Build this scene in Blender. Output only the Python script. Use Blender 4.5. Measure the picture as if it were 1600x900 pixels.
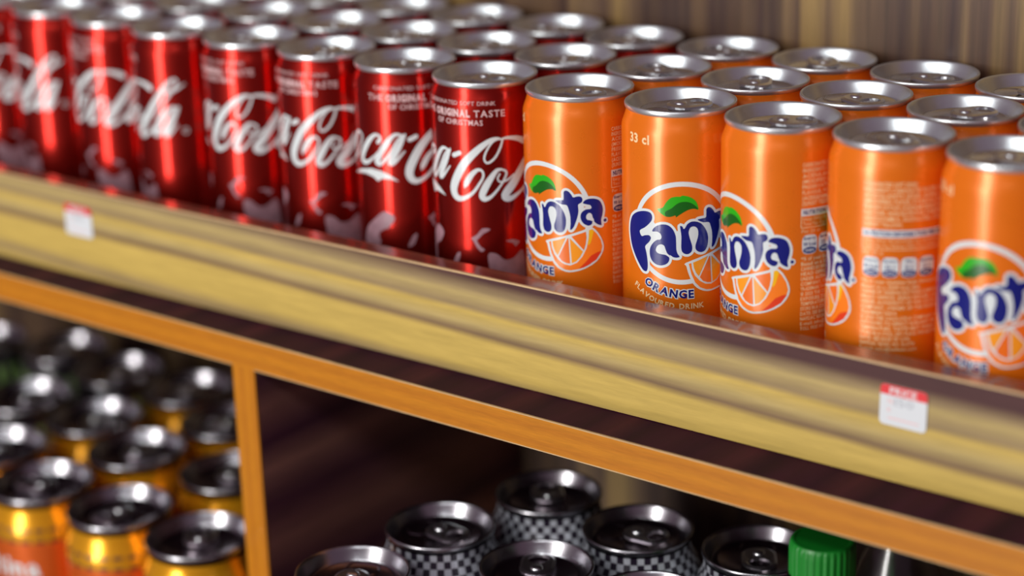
import bpy, bmesh, math, random
from mathutils import Vector, Matrix
from mathutils.geometry import delaunay_2d_cdt

random.seed(7)
for o in list(bpy.data.objects): bpy.data.objects.remove(o)
SC = bpy.context.scene
COL = SC.collection
Z0 = 1.10                       # height of the upper can tops above the shop floor

# ------------------------------------------------------------------ camera
cam_d = bpy.data.cameras.new('camera'); cam = bpy.data.objects.new('camera', cam_d); COL.objects.link(cam)
cr, cu, cf = (Vector(v) for v in ((0.774716, 0.631708, -0.027587), (-0.182693, 0.265393, 0.946673), (-0.605342, 0.728362, -0.321013)))
cam.matrix_world = Matrix(((cr.x, cu.x, -cf.x, 0.538794), (cr.y, cu.y, -cf.y, -0.756445), (cr.z, cu.z, -cf.z, Z0 + 0.220472), (0, 0, 0, 1)))
cam_d.sensor_width = 36.0
cam_d.lens = 3135.69 / 1600 * 36.0
cam_d.clip_start = 0.02
cam_d.dof.use_dof = True
cam_d.dof.focus_distance = 0.945
cam_d.dof.aperture_fstop = 2.9
cam_d.dof.aperture_blades = 0
SC.camera = cam

# ------------------------------------------------------------------ light
SC.view_settings.view_transform = 'Standard'; SC.view_settings.look = 'None'
SC.view_settings.gamma = 1.0; SC.view_settings.use_curve_mapping = False
SC.view_settings.exposure = -0.16
W = bpy.data.worlds.new('shop_interior'); SC.world = W; W.use_nodes = True
W.node_tree.nodes['Background'].inputs[0].default_value = (0.32, 0.195, 0.265, 1)
W.node_tree.nodes['Background'].inputs[1].default_value = 0.5

def area(name, loc, look, sx, sy, watts, col):
    d = bpy.data.lights.new(name, 'AREA'); d.shape = 'RECTANGLE'; d.size = sx; d.size_y = sy; d.energy = watts; d.color = col
    o = bpy.data.objects.new(name, d); COL.objects.link(o); o.location = loc
    o.rotation_euler = (Vector(look) - Vector(loc)).to_track_quat('-Z', 'Y').to_euler()
    return o
# two glass door leaves across the aisle, and the row of ceiling lamps over it
area('door_daylight', (-0.55, -2.3, Z0 + 0.25), (-0.17, 0, Z0 + 0.25), 0.20, 2.00, 32, (1.0, 0.97, 0.93))
area('door_daylight', (-0.27, -2.3, Z0 + 0.25), (0.11, 0, Z0 + 0.25), 0.20, 2.00, 32, (1.0, 0.97, 0.93))
area('ceiling_lamp', (0.0, -1.75, Z0 + 1.30), (0.0, -1.70, 0), 2.4, 0.45, 28, (0.96, 1.0, 0.98))

# ------------------------------------------------------------------ materials
def mat(name, col, rough=0.5, metal=0.0, coat=0.0, spec=0.5, trans=0.0):
    m = bpy.data.materials.new(name); m.use_nodes = True
    b = m.node_tree.nodes['Principled BSDF']
    b.inputs['Base Color'].default_value = (*col, 1); b.inputs['Roughness'].default_value = rough
    b.inputs['Metallic'].default_value = metal; b.inputs['Coat Weight'].default_value = coat
    b.inputs['Coat Roughness'].default_value = 0.08
    b.inputs['Specular IOR Level'].default_value = spec
    b.inputs['Transmission Weight'].default_value = trans
    return m
def speckle(m, amount, scale, rough_amount=0.0):
    """fine uneven wear: noise that shifts the colour value and the gloss a little"""
    nt = m.node_tree; b = nt.nodes['Principled BSDF']; n = nt.nodes
    tc = n.new('ShaderNodeTexCoord'); no = n.new('ShaderNodeTexNoise'); no.inputs['Scale'].default_value = scale; no.inputs['Detail'].default_value = 4
    nt.links.new(tc.outputs['Object'], no.inputs['Vector'])
    hs = n.new('ShaderNodeHueSaturation'); hs.inputs['Color'].default_value = b.inputs['Base Color'].default_value
    mr = n.new('ShaderNodeMapRange'); mr.inputs[3].default_value = 1 - amount; mr.inputs[4].default_value = 1 + amount
    nt.links.new(no.outputs['Fac'], mr.inputs[0]); nt.links.new(mr.outputs[0], hs.inputs['Value'])
    nt.links.new(hs.outputs[0], b.inputs['Base Color'])
    if rough_amount:
        r0 = b.inputs['Roughness'].default_value
        m2 = n.new('ShaderNodeMapRange'); m2.inputs[3].default_value = r0 - rough_amount; m2.inputs[4].default_value = r0 + rough_amount
        nt.links.new(no.outputs['Fac'], m2.inputs[0]); nt.links.new(m2.outputs[0], b.inputs['Roughness'])
    return m
def wood(name, stops, stretch, band, rough, coat=0.0, fine=0.5, seed=0.0, skew=None, wob=0.25, fixed=None):
    """laminate printed with wood grain. stretch = texture scale on x, y, z; band = (axis, bands per metre);
    skew = (axis, slope): the figure drifts across the board along that axis"""
    m = bpy.data.materials.new(name); m.use_nodes = True
    nt = m.node_tree; n = nt.nodes; b = n['Principled BSDF']; L = nt.links.new
    tc = n.new('ShaderNodeTexCoord'); mp = n.new('ShaderNodeMapping'); mp.inputs['Scale'].default_value = stretch
    mp.inputs['Location'].default_value = (seed, seed * 1.7, seed * 0.6)
    L(tc.outputs['Object'], mp.inputs['Vector'])
    n1 = n.new('ShaderNodeTexNoise'); n1.inputs['Scale'].default_value = 1.0; n1.inputs['Detail'].default_value = 3; n1.inputs['Roughness'].default_value = 0.5
    L(mp.outputs[0], n1.inputs['Vector'])
    sx = n.new('ShaderNodeSeparateXYZ'); L(tc.outputs['Object'], sx.inputs[0])
    mul = n.new('ShaderNodeMath'); mul.operation = 'MULTIPLY'; mul.inputs[1].default_value = band[1]; L(sx.outputs[band[0]], mul.inputs[0])
    last = mul.outputs[0]
    if skew:
        sk = n.new('ShaderNodeMath'); sk.operation = 'MULTIPLY_ADD'; sk.inputs[1].default_value = skew[1]; L(sx.outputs[skew[0]], sk.inputs[0]); L(last, sk.inputs[2]); last = sk.outputs[0]
    ad = n.new('ShaderNodeMath'); ad.operation = 'MULTIPLY_ADD'; ad.inputs[1].default_value = wob; L(n1.outputs['Fac'], ad.inputs[0]); L(last, ad.inputs[2])
    fr = n.new('ShaderNodeMath'); L(ad.outputs[0], fr.inputs[0])
    if fixed is None: fr.operation = 'FRACT'
    else: fr.operation = 'ADD'; fr.use_clamp = True; fr.inputs[1].default_value = fixed
    rp = n.new('ShaderNodeValToRGB'); cr_ = rp.color_ramp
    while len(cr_.elements) < len(stops): cr_.elements.new(0.5)
    for e, (p, c) in zip(cr_.elements, stops): e.position = p; e.color = (*c, 1)
    L(fr.outputs[0], rp.inputs[0])
    mp2 = n.new('ShaderNodeMapping'); mp2.inputs['Scale'].default_value = tuple(s * 16 for s in stretch); L(tc.outputs['Object'], mp2.inputs['Vector'])
    n2 = n.new('ShaderNodeTexNoise'); n2.inputs['Scale'].default_value = 1.0; n2.inputs['Detail'].default_value = 5; n2.inputs['Roughness'].default_value = 0.65
    L(mp2.outputs[0], n2.inputs['Vector'])
    mr = n.new('ShaderNodeMapRange'); mr.inputs[1].default_value = 0.25; mr.inputs[2].default_value = 0.75; mr.inputs[3].default_value = 1 - fine * 0.5; mr.inputs[4].default_value = 1 + fine * 0.5
    L(n2.outputs['Fac'], mr.inputs[0])
    hs = n.new('ShaderNodeHueSaturation'); L(rp.outputs[0], hs.inputs['Color']); L(mr.outputs[0], hs.inputs['Value'])
    L(hs.outputs[0], b.inputs['Base Color'])
    b.inputs['Roughness'].default_value = rough; b.inputs['Coat Weight'].default_value = coat; b.inputs['Coat Roughness'].default_value = 0.12
    return m

M = {}
M['alu'] = speckle(mat('brushed_aluminium', (0.72, 0.76, 0.79), 0.31, 0.90), 0.03, 300, 0.02)
M['panel'] = speckle(mat('lid_panel_aluminium', (0.66, 0.67, 0.70), 0.25, 1.0), 0.02, 300, 0.02)
M['shaded_alu'] = speckle(mat('shaded_aluminium', (0.40, 0.39, 0.42), 0.26, 1.0), 0.03, 300, 0.02)  # same silver lid metal, lower-shelf shade put into its colour
M['shaded_panel'] = speckle(mat('shaded_lid_panel_aluminium', (0.30, 0.24, 0.28), 0.25, 1.0), 0.02, 300, 0.02)  # lid panel copy, coloured darker for the dim shelf it mirrors
M['tab'] = mat('tab_aluminium', (0.74, 0.76, 0.78), 0.28, 1.0)
M['red'] = speckle(mat('red_metallic_lacquer', (0.40, 0.019, 0.014), 0.14, 0.97), 0.05, 120, 0.02)
def two_lobes(m, rough2, fac):
    """lacquer over brushed metal: a sharp and a hazy reflection together"""
    nt = m.node_tree; b = nt.nodes['Principled BSDF']; out = nt.nodes['Material Output']
    b2 = nt.nodes.new('ShaderNodeBsdfPrincipled'); b2.inputs['Metallic'].default_value = b.inputs['Metallic'].default_value; b2.inputs['Roughness'].default_value = rough2
    nt.links.new(b.inputs['Base Color'].links[0].from_socket, b2.inputs['Base Color'])
    mx = nt.nodes.new('ShaderNodeMixShader'); mx.inputs[0].default_value = fac
    nt.links.new(b.outputs[0], mx.inputs[1]); nt.links.new(b2.outputs[0], mx.inputs[2]); nt.links.new(mx.outputs[0], out.inputs['Surface'])
two_lobes(M['red'], 0.42, 0.42)
M['orange'] = speckle(mat('orange_lacquer', (0.74, 0.160, 0.006), 0.28, 0.20, 0.05), 0.03, 120, 0.02)
M['white'] = mat('white_ink', (0.60, 0.65, 0.66), 0.32, 0.0, 0.2)
M['cream'] = mat('cream_ink', (0.80, 0.58, 0.32), 0.35)
M['pale_red'] = mat('pale_pink_ink', (0.62, 0.42, 0.42), 0.35)
M['fur'] = speckle(mat('greyish_print', (0.27, 0.15, 0.18), 0.4), 0.45, 200)
M['navy'] = mat('navy_ink', (0.006, 0.010, 0.155), 0.25, 0.0, 0.4)
M['leaf'] = mat('leaf_green_ink', (0.02, 0.36, 0.005), 0.3, 0.0, 0.3)
M['leaf_dark'] = mat('dark_green_ink', (0.004, 0.10, 0.004), 0.3, 0.0, 0.3)
M['peel'] = mat('peel_orange_ink', (0.84, 0.19, 0.012), 0.3, 0.0, 0.3)
M['peel_red'] = mat('peel_red_ink', (0.66, 0.045, 0.012), 0.3, 0.0, 0.3)
M['yellow'] = mat('yellow_ink', (0.80, 0.42, 0.006), 0.3, 0.0, 0.3)
M['flesh'] = mat('flesh_orange_ink', (0.82, 0.29, 0.012), 0.3, 0.0, 0.3)
M['flesh2'] = mat('flesh_deep_orange_ink', (0.76, 0.145, 0.010), 0.3, 0.0, 0.3)
M['malt'] = mat('amber_lacquer', (0.80, 0.36, 0.010), 0.26, 0.6, 0.2)
M['malt_orange'] = mat('burnt_orange_lacquer', (0.70, 0.12, 0.012), 0.28, 0.5, 0.2)
M['malt_line'] = mat('brown_ink', (0.10, 0.035, 0.012), 0.4)
M['black'] = mat('black_lacquer', (0.012, 0.008, 0.012), 0.28, 0.0, 0.2)
M['check_white'] = mat('white_check_ink', (0.56, 0.58, 0.64), 0.3, 0.3, 0.2)
M['check_black'] = mat('black_check_ink', (0.016, 0.010, 0.022), 0.3, 0.0, 0.2)
M['green_ink'] = mat('lime_ink', (0.11, 0.19, 0.05), 0.35)
M['cap'] = mat('green_cap_plastic', (0.004, 0.17, 0.014), 0.38)
M['pet'] = mat('clear_plastic', (0.93, 0.92, 0.93), 0.16, 0.0, 0.0, 0.5, 1.0)
M['green_pet'] = mat('green_clear_plastic', (0.35, 0.75, 0.40), 0.06, 0.0, 0.0, 0.5, 1.0)
M['paper'] = mat('tag_paper', (0.58, 0.61, 0.64), 0.6)
M['tag_red'] = mat('tag_red_ink', (0.62, 0.015, 0.022), 0.55)
M['tag_ink'] = mat('tag_grey_ink', (0.40, 0.42, 0.46), 0.6)
M['tag_pink'] = mat('tag_pink_ink', (0.75, 0.42, 0.42), 0.6)
YB = (0.47, 0.33, 0.080); YB2 = (0.39, 0.29, 0.11); BR = (0.062, 0.022, 0.022); GR = (0.25, 0.175, 0.085)
M['lip'] = wood('yellow_grained_laminate', [(0.0, BR), (0.16, BR), (0.235, GR), (0.28, YB2), (0.37, GR), (0.41, YB), (0.49, YB2), (0.555, (0.17, 0.105, 0.055)), (0.60, YB), (0.78, YB), (0.86, GR), (0.92, YB), (1.0, GR)],
                (1.6, 20, 20), (2, -13.33), 0.55, 0.0, 0.30, 3.1, (0, -0.321), 0.16, 13.505)
M['lip'].node_tree.nodes['Principled BSDF'].inputs['Specular IOR Level'].default_value = 0.25
M['lip_top'] = wood('reddish_brown_laminate', [(0.0, (0.13, 0.040, 0.028)), (0.5, (0.20, 0.070, 0.042)), (1.0, (0.13, 0.040, 0.028))], (3, 120, 120), (1, 90.0), 0.22, 0.4, 0.5, 1.3)
M['pale_edge'] = speckle(mat('worn_pale_edge', (0.50, 0.34, 0.17), 0.5), 0.3, 160)
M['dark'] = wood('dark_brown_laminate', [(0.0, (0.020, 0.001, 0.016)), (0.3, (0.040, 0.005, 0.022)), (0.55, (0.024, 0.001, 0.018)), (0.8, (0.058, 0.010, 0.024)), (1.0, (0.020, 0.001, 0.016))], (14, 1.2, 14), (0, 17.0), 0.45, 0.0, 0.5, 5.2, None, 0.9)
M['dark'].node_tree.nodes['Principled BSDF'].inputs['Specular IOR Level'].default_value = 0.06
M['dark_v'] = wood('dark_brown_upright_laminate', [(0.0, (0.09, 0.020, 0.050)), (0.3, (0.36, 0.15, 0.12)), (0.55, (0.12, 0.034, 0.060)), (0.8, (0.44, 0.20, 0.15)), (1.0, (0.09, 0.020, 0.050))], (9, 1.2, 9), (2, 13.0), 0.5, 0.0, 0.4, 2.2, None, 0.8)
M['edge'] = wood('orange_edge_veneer', [(0.0, (0.45, 0.165, 0.008)), (0.5, (0.38, 0.128, 0.007)), (1.0, (0.45, 0.165, 0.008))], (5, 60, 90), (2, 120.0), 0.42, 0.1, 0.35, 0.4)
M['edge_v'] = wood('orange_edge_upright_veneer', [(0.0, (0.45, 0.165, 0.008)), (0.5, (0.38, 0.128, 0.007)), (1.0, (0.45, 0.165, 0.008))], (90, 60, 5), (0, 120.0), 0.42, 0.1, 0.35, 0.4)
WS = [(0.0, (0.16, 0.10, 0.05)), (0.16, (0.055, 0.022, 0.018)), (0.30, (0.24, 0.165, 0.078)), (0.46, (0.095, 0.050, 0.032)), (0.60, (0.36, 0.26, 0.09)), (0.70, (0.17, 0.11, 0.058)), (0.86, (0.060, 0.028, 0.022)), (1.0, (0.16, 0.10, 0.05))]
WS = [(a, (b[0] * 0.78, b[1] * 0.67, b[2] * 0.58)) for a, b in WS]
for k in ('edge', 'edge_v'): M[k].node_tree.nodes['Principled BSDF'].inputs['Specular IOR Level'].default_value = 0.25
M['wall'] = wood('olive_grained_wall_laminate', WS, (26, 16, 0.8), (0, 8.0), 0.5, 0.05, 0.7, 1.9, None, 1.1)
M['shaded_back'] = wood('shaded_back_laminate', [(a, tuple(c * 0.6 for c in b)) for a, b in WS], (26, 16, 0.8), (0, 8.0), 0.6, 0.0, 0.7, 1.9, None, 1.1)  # wall grain darkened in colour for the shade inside the lower compartments
M['floor'] = speckle(mat('grey_floor_tile', (0.30, 0.27, 0.25), 0.5), 0.15, 6)

# traced print: letters and marks in millimetres on the can wall
FRUIT = {
'F': [(-26.23,-53.69),(-24.78,-51.66),(-21.78,-49.59),(-17.71,-48.27),(-14.43,-48.22),(-12.89,-49.37),(-12.72,-51.57),(-14.15,-53.72),(-16.76,-56.11),(-19.95,-58.29),(-18.88,-60.7),(-16.79,-60.02),(-14.51,-59.62),(-13.39,-60.67),(-14.21,-62.64),(-16.16,-64.66),(-16.7,-65.88),(-15.99,-68.27),(-15.36,-72.09),(-15.26,-75.46),(-15.79,-77.36),(-16.73,-77.77),(-18.31,-77.18),(-20.87,-74.35),(-23.69,-70.5),(-26.13,-66.03),(-27.37,-60.72),(-27.2,-56.74)],
'a1': [(-12.63,-57.38),(-11.54,-55.4),(-9.1,-53.89),(-6.31,-53.41),(-4.03,-54.03),(-2.11,-56.05),(-1.05,-58.9),(-0.84,-62.23),(-0.74,-65.29),(-0.21,-67.34),(0.74,-68.89),(-0.43,-69.35),(-2.13,-69.18),(-3.74,-68.25),(-4.28,-69.06),(-4.06,-70.17),(-4.61,-71.77),(-6.09,-73.0),(-8.61,-73.69),(-11.22,-73.12),(-13.21,-71.28),(-14.06,-68.61),(-13.79,-65.65),(-12.36,-63.2),(-10.28,-61.36),(-8.45,-60.93),(-7.88,-59.59),(-8.55,-57.99),(-10.26,-57.24)],
'a1c': [(-10.77,-66.33),(-10.01,-64.28),(-8.29,-63.25),(-6.61,-63.76),(-5.9,-65.54),(-5.14,-67.33),(-3.95,-68.48),(-4.28,-69.17),(-5.8,-68.27),(-8.02,-68.03),(-9.85,-67.61)],
'n': [(1.01,-53.89),(2.12,-54.23),(2.54,-55.23),(3.28,-54.92),(4.34,-53.12),(6.2,-51.94),(8.63,-52.0),(11.12,-53.23),(13.13,-55.79),(14.43,-59.01),(14.57,-62.09),(14.04,-64.8),(12.88,-66.6),(11.16,-67.12),(9.49,-66.61),(8.38,-65.29),(8.32,-63.33),(9.09,-60.9),(9.63,-58.17),(9.29,-55.65),(7.82,-54.37),(5.94,-54.69),(5.03,-56.75),(5.3,-58.98),(6.05,-61.51),(6.7,-64.05),(6.49,-66.27),(5.15,-67.53),(3.55,-67.59),(2.12,-66.67),(1.54,-64.71),(1.54,-61.65),(1.59,-58.88),(1.28,-56.38)],
't': [(9.31,-51.1),(11.44,-50.73),(13.39,-50.42),(13.64,-48.31),(13.67,-46.56),(14.59,-45.66),(16.07,-46.08),(17.5,-47.61),(18.35,-48.89),(20.38,-48.46),(22.06,-48.57),(22.9,-49.84),(22.49,-51.32),(21.04,-52.3),(20.69,-53.05),(20.83,-56.05),(20.2,-59.05),(19.18,-62.08),(18.08,-64.36),(16.93,-65.41),(16.6,-64.67),(16.85,-62.14),(16.72,-58.13),(15.9,-54.66),(14.95,-52.96),(12.43,-52.74),(10.63,-52.06)],
'a2': [(23.1,-51.83),(24.18,-50.37),(26.36,-49.73),(29.04,-49.93),(31.27,-51.04),(32.51,-53.28),(32.99,-55.84),(32.54,-58.79),(32.0,-60.74),(32.17,-62.77),(32.11,-63.52),(30.59,-63.09),(29.11,-62.04),(27.99,-60.74),(27.59,-61.42),(27.28,-62.55),(26.01,-63.22),(24.46,-62.89),(22.8,-61.59),(21.87,-59.56),(21.91,-57.56),(22.89,-55.98),(24.59,-55.03),(26.42,-54.93),(27.26,-54.28),(26.65,-53.04),(25.11,-52.56)],
'a2c': [(24.53,-58.88),(25.03,-57.5),(26.15,-56.81),(27.26,-57.53),(27.72,-59.07),(28.49,-60.68),(27.69,-61.02),(26.19,-60.47),(24.99,-60.06)],
'leaf': [(-10.09,-46.15),(-7.38,-45.33),(-5.73,-42.83),(-3.57,-40.52),(-0.92,-39.72),(1.18,-39.7),(1.97,-39.22),(4.86,-39.68),(7.26,-41.01),(8.88,-42.94),(9.71,-46.3),(7.53,-45.74),(4.86,-46.15),(2.23,-47.56),(0.12,-48.93),(-0.93,-49.66),(-1.2,-48.84),(-3.59,-49.59),(-6.02,-49.46),(-8.51,-48.02)],
'leafd': [(-6.01,-47.25),(-3.05,-45.43),(-0.4,-43.16),(2.23,-42.23),(5.39,-42.55),(8.07,-44.25),(9.6,-46.18),(7.53,-45.74),(4.86,-46.15),(2.23,-47.56),(0.12,-48.93),(-0.93,-49.66),(-1.2,-48.84),(-3.59,-49.59),(-5.75,-49.44)],
'slice': [(3.85,-71.84),(15.73,-67.89),(24.2,-64.98),(25.73,-64.28),(27.83,-64.4),(30.15,-66.79),(32.32,-70.66),(33.22,-74.34),(32.43,-77.57),(29.81,-81.22),(26.01,-83.79),(21.34,-85.82),(16.39,-86.85),(13.28,-86.6),(9.9,-85.15),(7.23,-82.5),(5.16,-77.88),(4.0,-73.66)],
'peel': [(5.09,-72.46),(6.26,-72.08),(6.58,-75.04),(8.0,-78.39),(10.35,-81.13),(13.24,-82.98),(16.35,-83.44),(19.68,-81.92),(22.44,-78.74),(24.53,-74.49),(25.51,-69.96),(25.83,-65.49),(27.46,-65.09),(29.59,-67.4),(31.63,-70.85),(32.45,-74.31),(31.73,-77.15),(29.34,-80.61),(25.62,-83.08),(21.33,-85.0),(16.6,-85.99),(13.73,-85.77),(10.64,-84.44),(8.2,-81.84),(6.33,-77.57)],
'peelred': [(20.53,-85.01),(23.66,-81.9),(26.71,-78.44),(29.74,-76.93),(31.84,-76.54),(31.73,-77.15),(29.34,-80.61),(25.62,-83.08),(22.91,-84.43)],
'peelyel': [(25.83,-65.49),(27.46,-65.09),(28.24,-66.2),(27.52,-68.65),(26.61,-71.93),(25.55,-73.21),(25.08,-72.42),(25.62,-69.95)],
'seg1': [(7.1,-71.95),(14.43,-69.37),(9.92,-78.84),(8.51,-77.03),(7.51,-74.39)],
'seg2': [(15.23,-69.6),(10.43,-79.38),(12.05,-81.37),(14.36,-82.35),(16.34,-82.5),(15.66,-69.52)],
'seg3': [(16.26,-69.43),(17.11,-82.37),(19.26,-81.36),(21.25,-79.07),(22.72,-76.27)],
'seg4': [(17.11,-68.65),(24.3,-66.19),(24.57,-69.21),(24.11,-72.49),(23.18,-75.61)],
}
SCRIPT = {
'C': [(11.63,-27.77,0.65),(9.48,-27.74,1.45),(5.9,-29.13,2.42),(0.11,-33.41,3.39),(-6.64,-40.14,4.2),(-11.13,-47.19,4.44),(-13.56,-52.68,4.36),(-13.47,-56.52,3.88),(-11.21,-58.87,3.07),(-7.5,-58.45,2.26),(-2.82,-55.31,1.62),(0.6,-50.8,1.29),(2.65,-47.12,1.13),(2.24,-44.19,1.13),(-0.24,-43.62,1.78),(-3.62,-46.53,2.75),(-6.27,-50.74,2.75),(-7.29,-53.04,0.65)],
'Cloop': [(13.07,-28.42,0.97),(11.86,-32.29,1.13),(9.19,-37.16,1.13),(5.92,-39.89,1.13),(4.02,-39.47,0.97),(3.54,-36.91,0.97),(5.44,-32.6,0.97),(8.37,-29.12,0.97),(11.63,-27.92,0.97)],
'o2': [(12.24,-43.78,1.13),(9.69,-44.13,1.94),(6.74,-47.61,2.91),(3.76,-52.28,3.56),(1.84,-56.68,3.23),(3.2,-58.53,2.75),(6.43,-57.38,1.62),(10.88,-52.67,1.13),(13.97,-47.85,1.13),(14.43,-45.12,1.13),(12.24,-43.78,0.97)],
'o2l': [(11.08,-46.08,0.81),(9.92,-48.33,0.81),(11.32,-50.14,0.81),(15.05,-49.45,0.97),(18.65,-47.02,0.73)],
'l': [(40.56,-25.12,1.35),(37.13,-27.36,2.32),(31.91,-33.38,3.29),(25.28,-42.12,4.06),(18.41,-51.33,4.44),(13.61,-57.21,4.06),(16.14,-59.25,2.9),(21.9,-56.66,1.55),(26.74,-52.35,0.97)],
'll': [(40.56,-25.12,1.35),(42.05,-26.4,1.16),(40.59,-29.62,1.16),(36.49,-34.91,1.35),(32.11,-40.79,1.16),(26.72,-47.78,0.97)],
'lf': [(36.25,-32.86,2.32),(41.31,-30.71,1.93),(46.69,-27.9,0.29)],
'a2': [(40.79,-41.95,1.16),(37.55,-41.9,2.13),(32.46,-46.56,3.48),(27.61,-53.52,3.67),(25.98,-56.59,3.09),(28.19,-57.47,2.32),(32.74,-53.18,1.35),(37.65,-45.62,1.16),(41.01,-42.21,1.16)],
'a2s': [(41.63,-41.57,1.55),(38.49,-47.28,3.29),(34.84,-53.94,3.67),(33.11,-56.91,2.9),(35.42,-57.09,1.74),(40.43,-51.46,0.77)],
'c1': [(-30.43,-38.64,2.18),(-29.02,-36.98,1.84),(-29.78,-35.17,1.34),(-32.99,-35.39,1.84),(-38.0,-40.08,3.02),(-42.75,-47.07,3.19),(-42.51,-50.47,2.85),(-38.23,-50.25,1.84),(-32.72,-46.12,1.01),(-29.35,-42.68,0.75)],
'a1': [(-16.47,-34.58,1.01),(-20.91,-34.37,1.84),(-26.27,-40.14,3.19),(-30.46,-46.6,3.35),(-31.71,-49.41,2.85),(-29.34,-50.12,2.01),(-24.54,-45.32,1.34),(-19.56,-37.58,1.17),(-16.47,-34.73,1.01)],
'a1s': [(-15.35,-34.23,1.34),(-18.81,-40.59,3.02),(-22.42,-46.73,3.35),(-23.8,-49.45,2.68),(-21.22,-48.81,1.68),(-15.74,-42.88,0.67)],
'hy': [(-12.91,-36.8,2.35),(-9.55,-35.36,2.35)],
}
PATCH = {
'swoosh': [(-57.06,-59.92),(-44.92,-55.21),(-35.71,-53.42),(-29.13,-54.06),(-24.28,-55.79),(-19.44,-58.96),(-24.39,-58.09),(-28.93,-58.01),(-31.7,-59.72),(-34.46,-57.67),(-40.63,-56.77),(-49.53,-58.16)],
'p1': [(-38.4,-97.03),(-38.42,-85.35),(-30.77,-78.57),(-23.14,-80.5),(-27.09,-83.33),(-28.38,-88.57),(-33.83,-96.32)],
'p2': [(-4.65,-79.28),(-1.6,-77.31),(1.42,-73.96),(5.41,-74.32),(3.65,-75.76),(1.91,-76.64),(-0.49,-79.07),(-1.71,-80.61),(0.52,-83.84),(2.21,-85.03),(0.44,-86.25),(-1.82,-83.92),(-3.49,-80.7)],
'p3': [(3.84,-88.06),(7.29,-87.59),(12.45,-91.05),(17.39,-90.55),(21.45,-88.88),(21.09,-100.33),(5.91,-95.36)],
'p4': [(13.34,-81.23),(17.05,-80.85),(20.96,-82.45),(20.25,-83.22),(18.54,-84.71),(17.0,-82.65)],
'p5': [(-43.56,-95.66),(-42.1,-87.13),(-34.45,-79.97),(-28.28,-75.7),(-22.59,-78.65),(-26.41,-84.5),(-28.82,-85.38),(-32.64,-88.39),(-32.22,-93.96)],
'p6': [(-16.03,-94.06),(-13.41,-88.54),(-10.98,-87.44),(-12.38,-92.33),(-14.24,-94.11)],
}

# ------------------------------------------------------------------ helpers
def link(name, me, m=None, parent=None, loc=None):
    o = bpy.data.objects.new(name, me); COL.objects.link(o)
    if m is not None and me is not None and not me.materials: me.materials.append(m)
    if parent is not None: o.parent = parent
    if loc is not None: o.location = loc
    return o
def tag(o, label, cat, group=None):
    o['label'] = label; o['category'] = cat
    if group: o['group'] = group
    return o
def empty(name, loc, rz=0.0):
    o = bpy.data.objects.new(name, None); COL.objects.link(o); o.location = loc; o.rotation_euler = (0, 0, rz); o.empty_display_size = 0.02
    return o
def copy_tree(o, parent=None):
    c = o.copy(); COL.objects.link(c); c.parent = parent
    for ch in o.children: copy_tree(ch, c)
    return c
def lathe(name, prof, seg=64, smooth=True, close_top=False, close_bot=False):
    vs, fs = [], []
    for r, z in prof:
        for i in range(seg):
            a = 2 * math.pi * i / seg; vs.append((r * math.cos(a), r * math.sin(a), z))
    for j in range(len(prof) - 1):
        for i in range(seg):
            k = (i + 1) % seg; fs.append((j * seg + i, j * seg + k, (j + 1) * seg + k, (j + 1) * seg + i))
    if close_bot: fs.append(tuple(reversed(range(seg))))
    if close_top: fs.append(tuple((len(prof) - 1) * seg + i for i in range(seg)))
    me = bpy.data.meshes.new(name); me.from_pydata(vs, [], fs)
    if smooth:
        for p in me.polygons: p.use_smooth = True
    return me
def box_mesh(name, corners, z0, z1, bev=0.0):
    """prism over a quadrilateral footprint"""
    bm = bmesh.new(); a = [bm.verts.new((x, y, z0)) for x, y in corners]; b = [bm.verts.new((x, y, z1)) for x, y in corners]
    n = len(corners); bm.faces.new(list(reversed(a))); bm.faces.new(b)
    for i in range(n): bm.faces.new((a[i], a[(i + 1) % n], b[(i + 1) % n], b[i]))
    bmesh.ops.recalc_face_normals(bm, faces=bm.faces)
    if bev: bmesh.ops.bevel(bm, geom=list(bm.edges), offset=bev, segments=2, profile=0.6, affect='EDGES')
    me = bpy.data.meshes.new(name); bm.to_mesh(me); bm.free(); return me
def smooth_loop(pts, n=4, closed=True):
    out = []; N = len(pts); D = len(pts[0])
    rng = range(N) if closed else range(N - 1)
    for i in rng:
        g = (lambda k: pts[k % N]) if closed else (lambda k: pts[min(max(k, 0), N - 1)])
        p0, p1, p2, p3 = g(i - 1), g(i), g(i + 1), g(i + 2)
        for s in range(n):
            t = s / n; out.append(tuple(0.5 * (2 * p1[d] + (p2[d] - p0[d]) * t + (2 * p0[d] - 5 * p1[d] + 4 * p2[d] - p3[d]) * t * t + (3 * p1[d] - p0[d] - 3 * p2[d] + p3[d]) * t ** 3) for d in range(D)))
    if not closed: out.append(tuple(pts[-1]))
    return out
def disc(u, z, r, n=14): return [(u + r * math.cos(2 * math.pi * i / n), z + r * math.sin(2 * math.pi * i / n)) for i in range(n)]
def stroke(pts, closed=False, sub=5, cap=True):
    """a pen stroke through (u, z, width): list of small polygons to be united"""
    q = smooth_loop(pts, sub, closed); N = len(q); L = []
    for i in range(N):
        a = q[i - 1] if (closed or i > 0) else q[i]; b = q[(i + 1) % N] if (closed or i < N - 1) else q[i]
        dx, dz = b[0] - a[0], b[1] - a[1]; d = math.hypot(dx, dz) or 1e-9; w = max(q[i][2], 0.05) / 2
        L.append(((q[i][0] - dz / d * w, q[i][1] + dx / d * w), (q[i][0] + dz / d * w, q[i][1] - dx / d * w)))
    out = []
    for i in range(N if closed else N - 1):
        (a, b), (c, d) = L[i], L[(i + 1) % N]; out.append([a, b, d, c])
    if cap and not closed:
        for e in (q[0], q[-1]): out.append(disc(e[0], e[1], max(e[2], 0.05) / 2))
    return out
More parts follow.
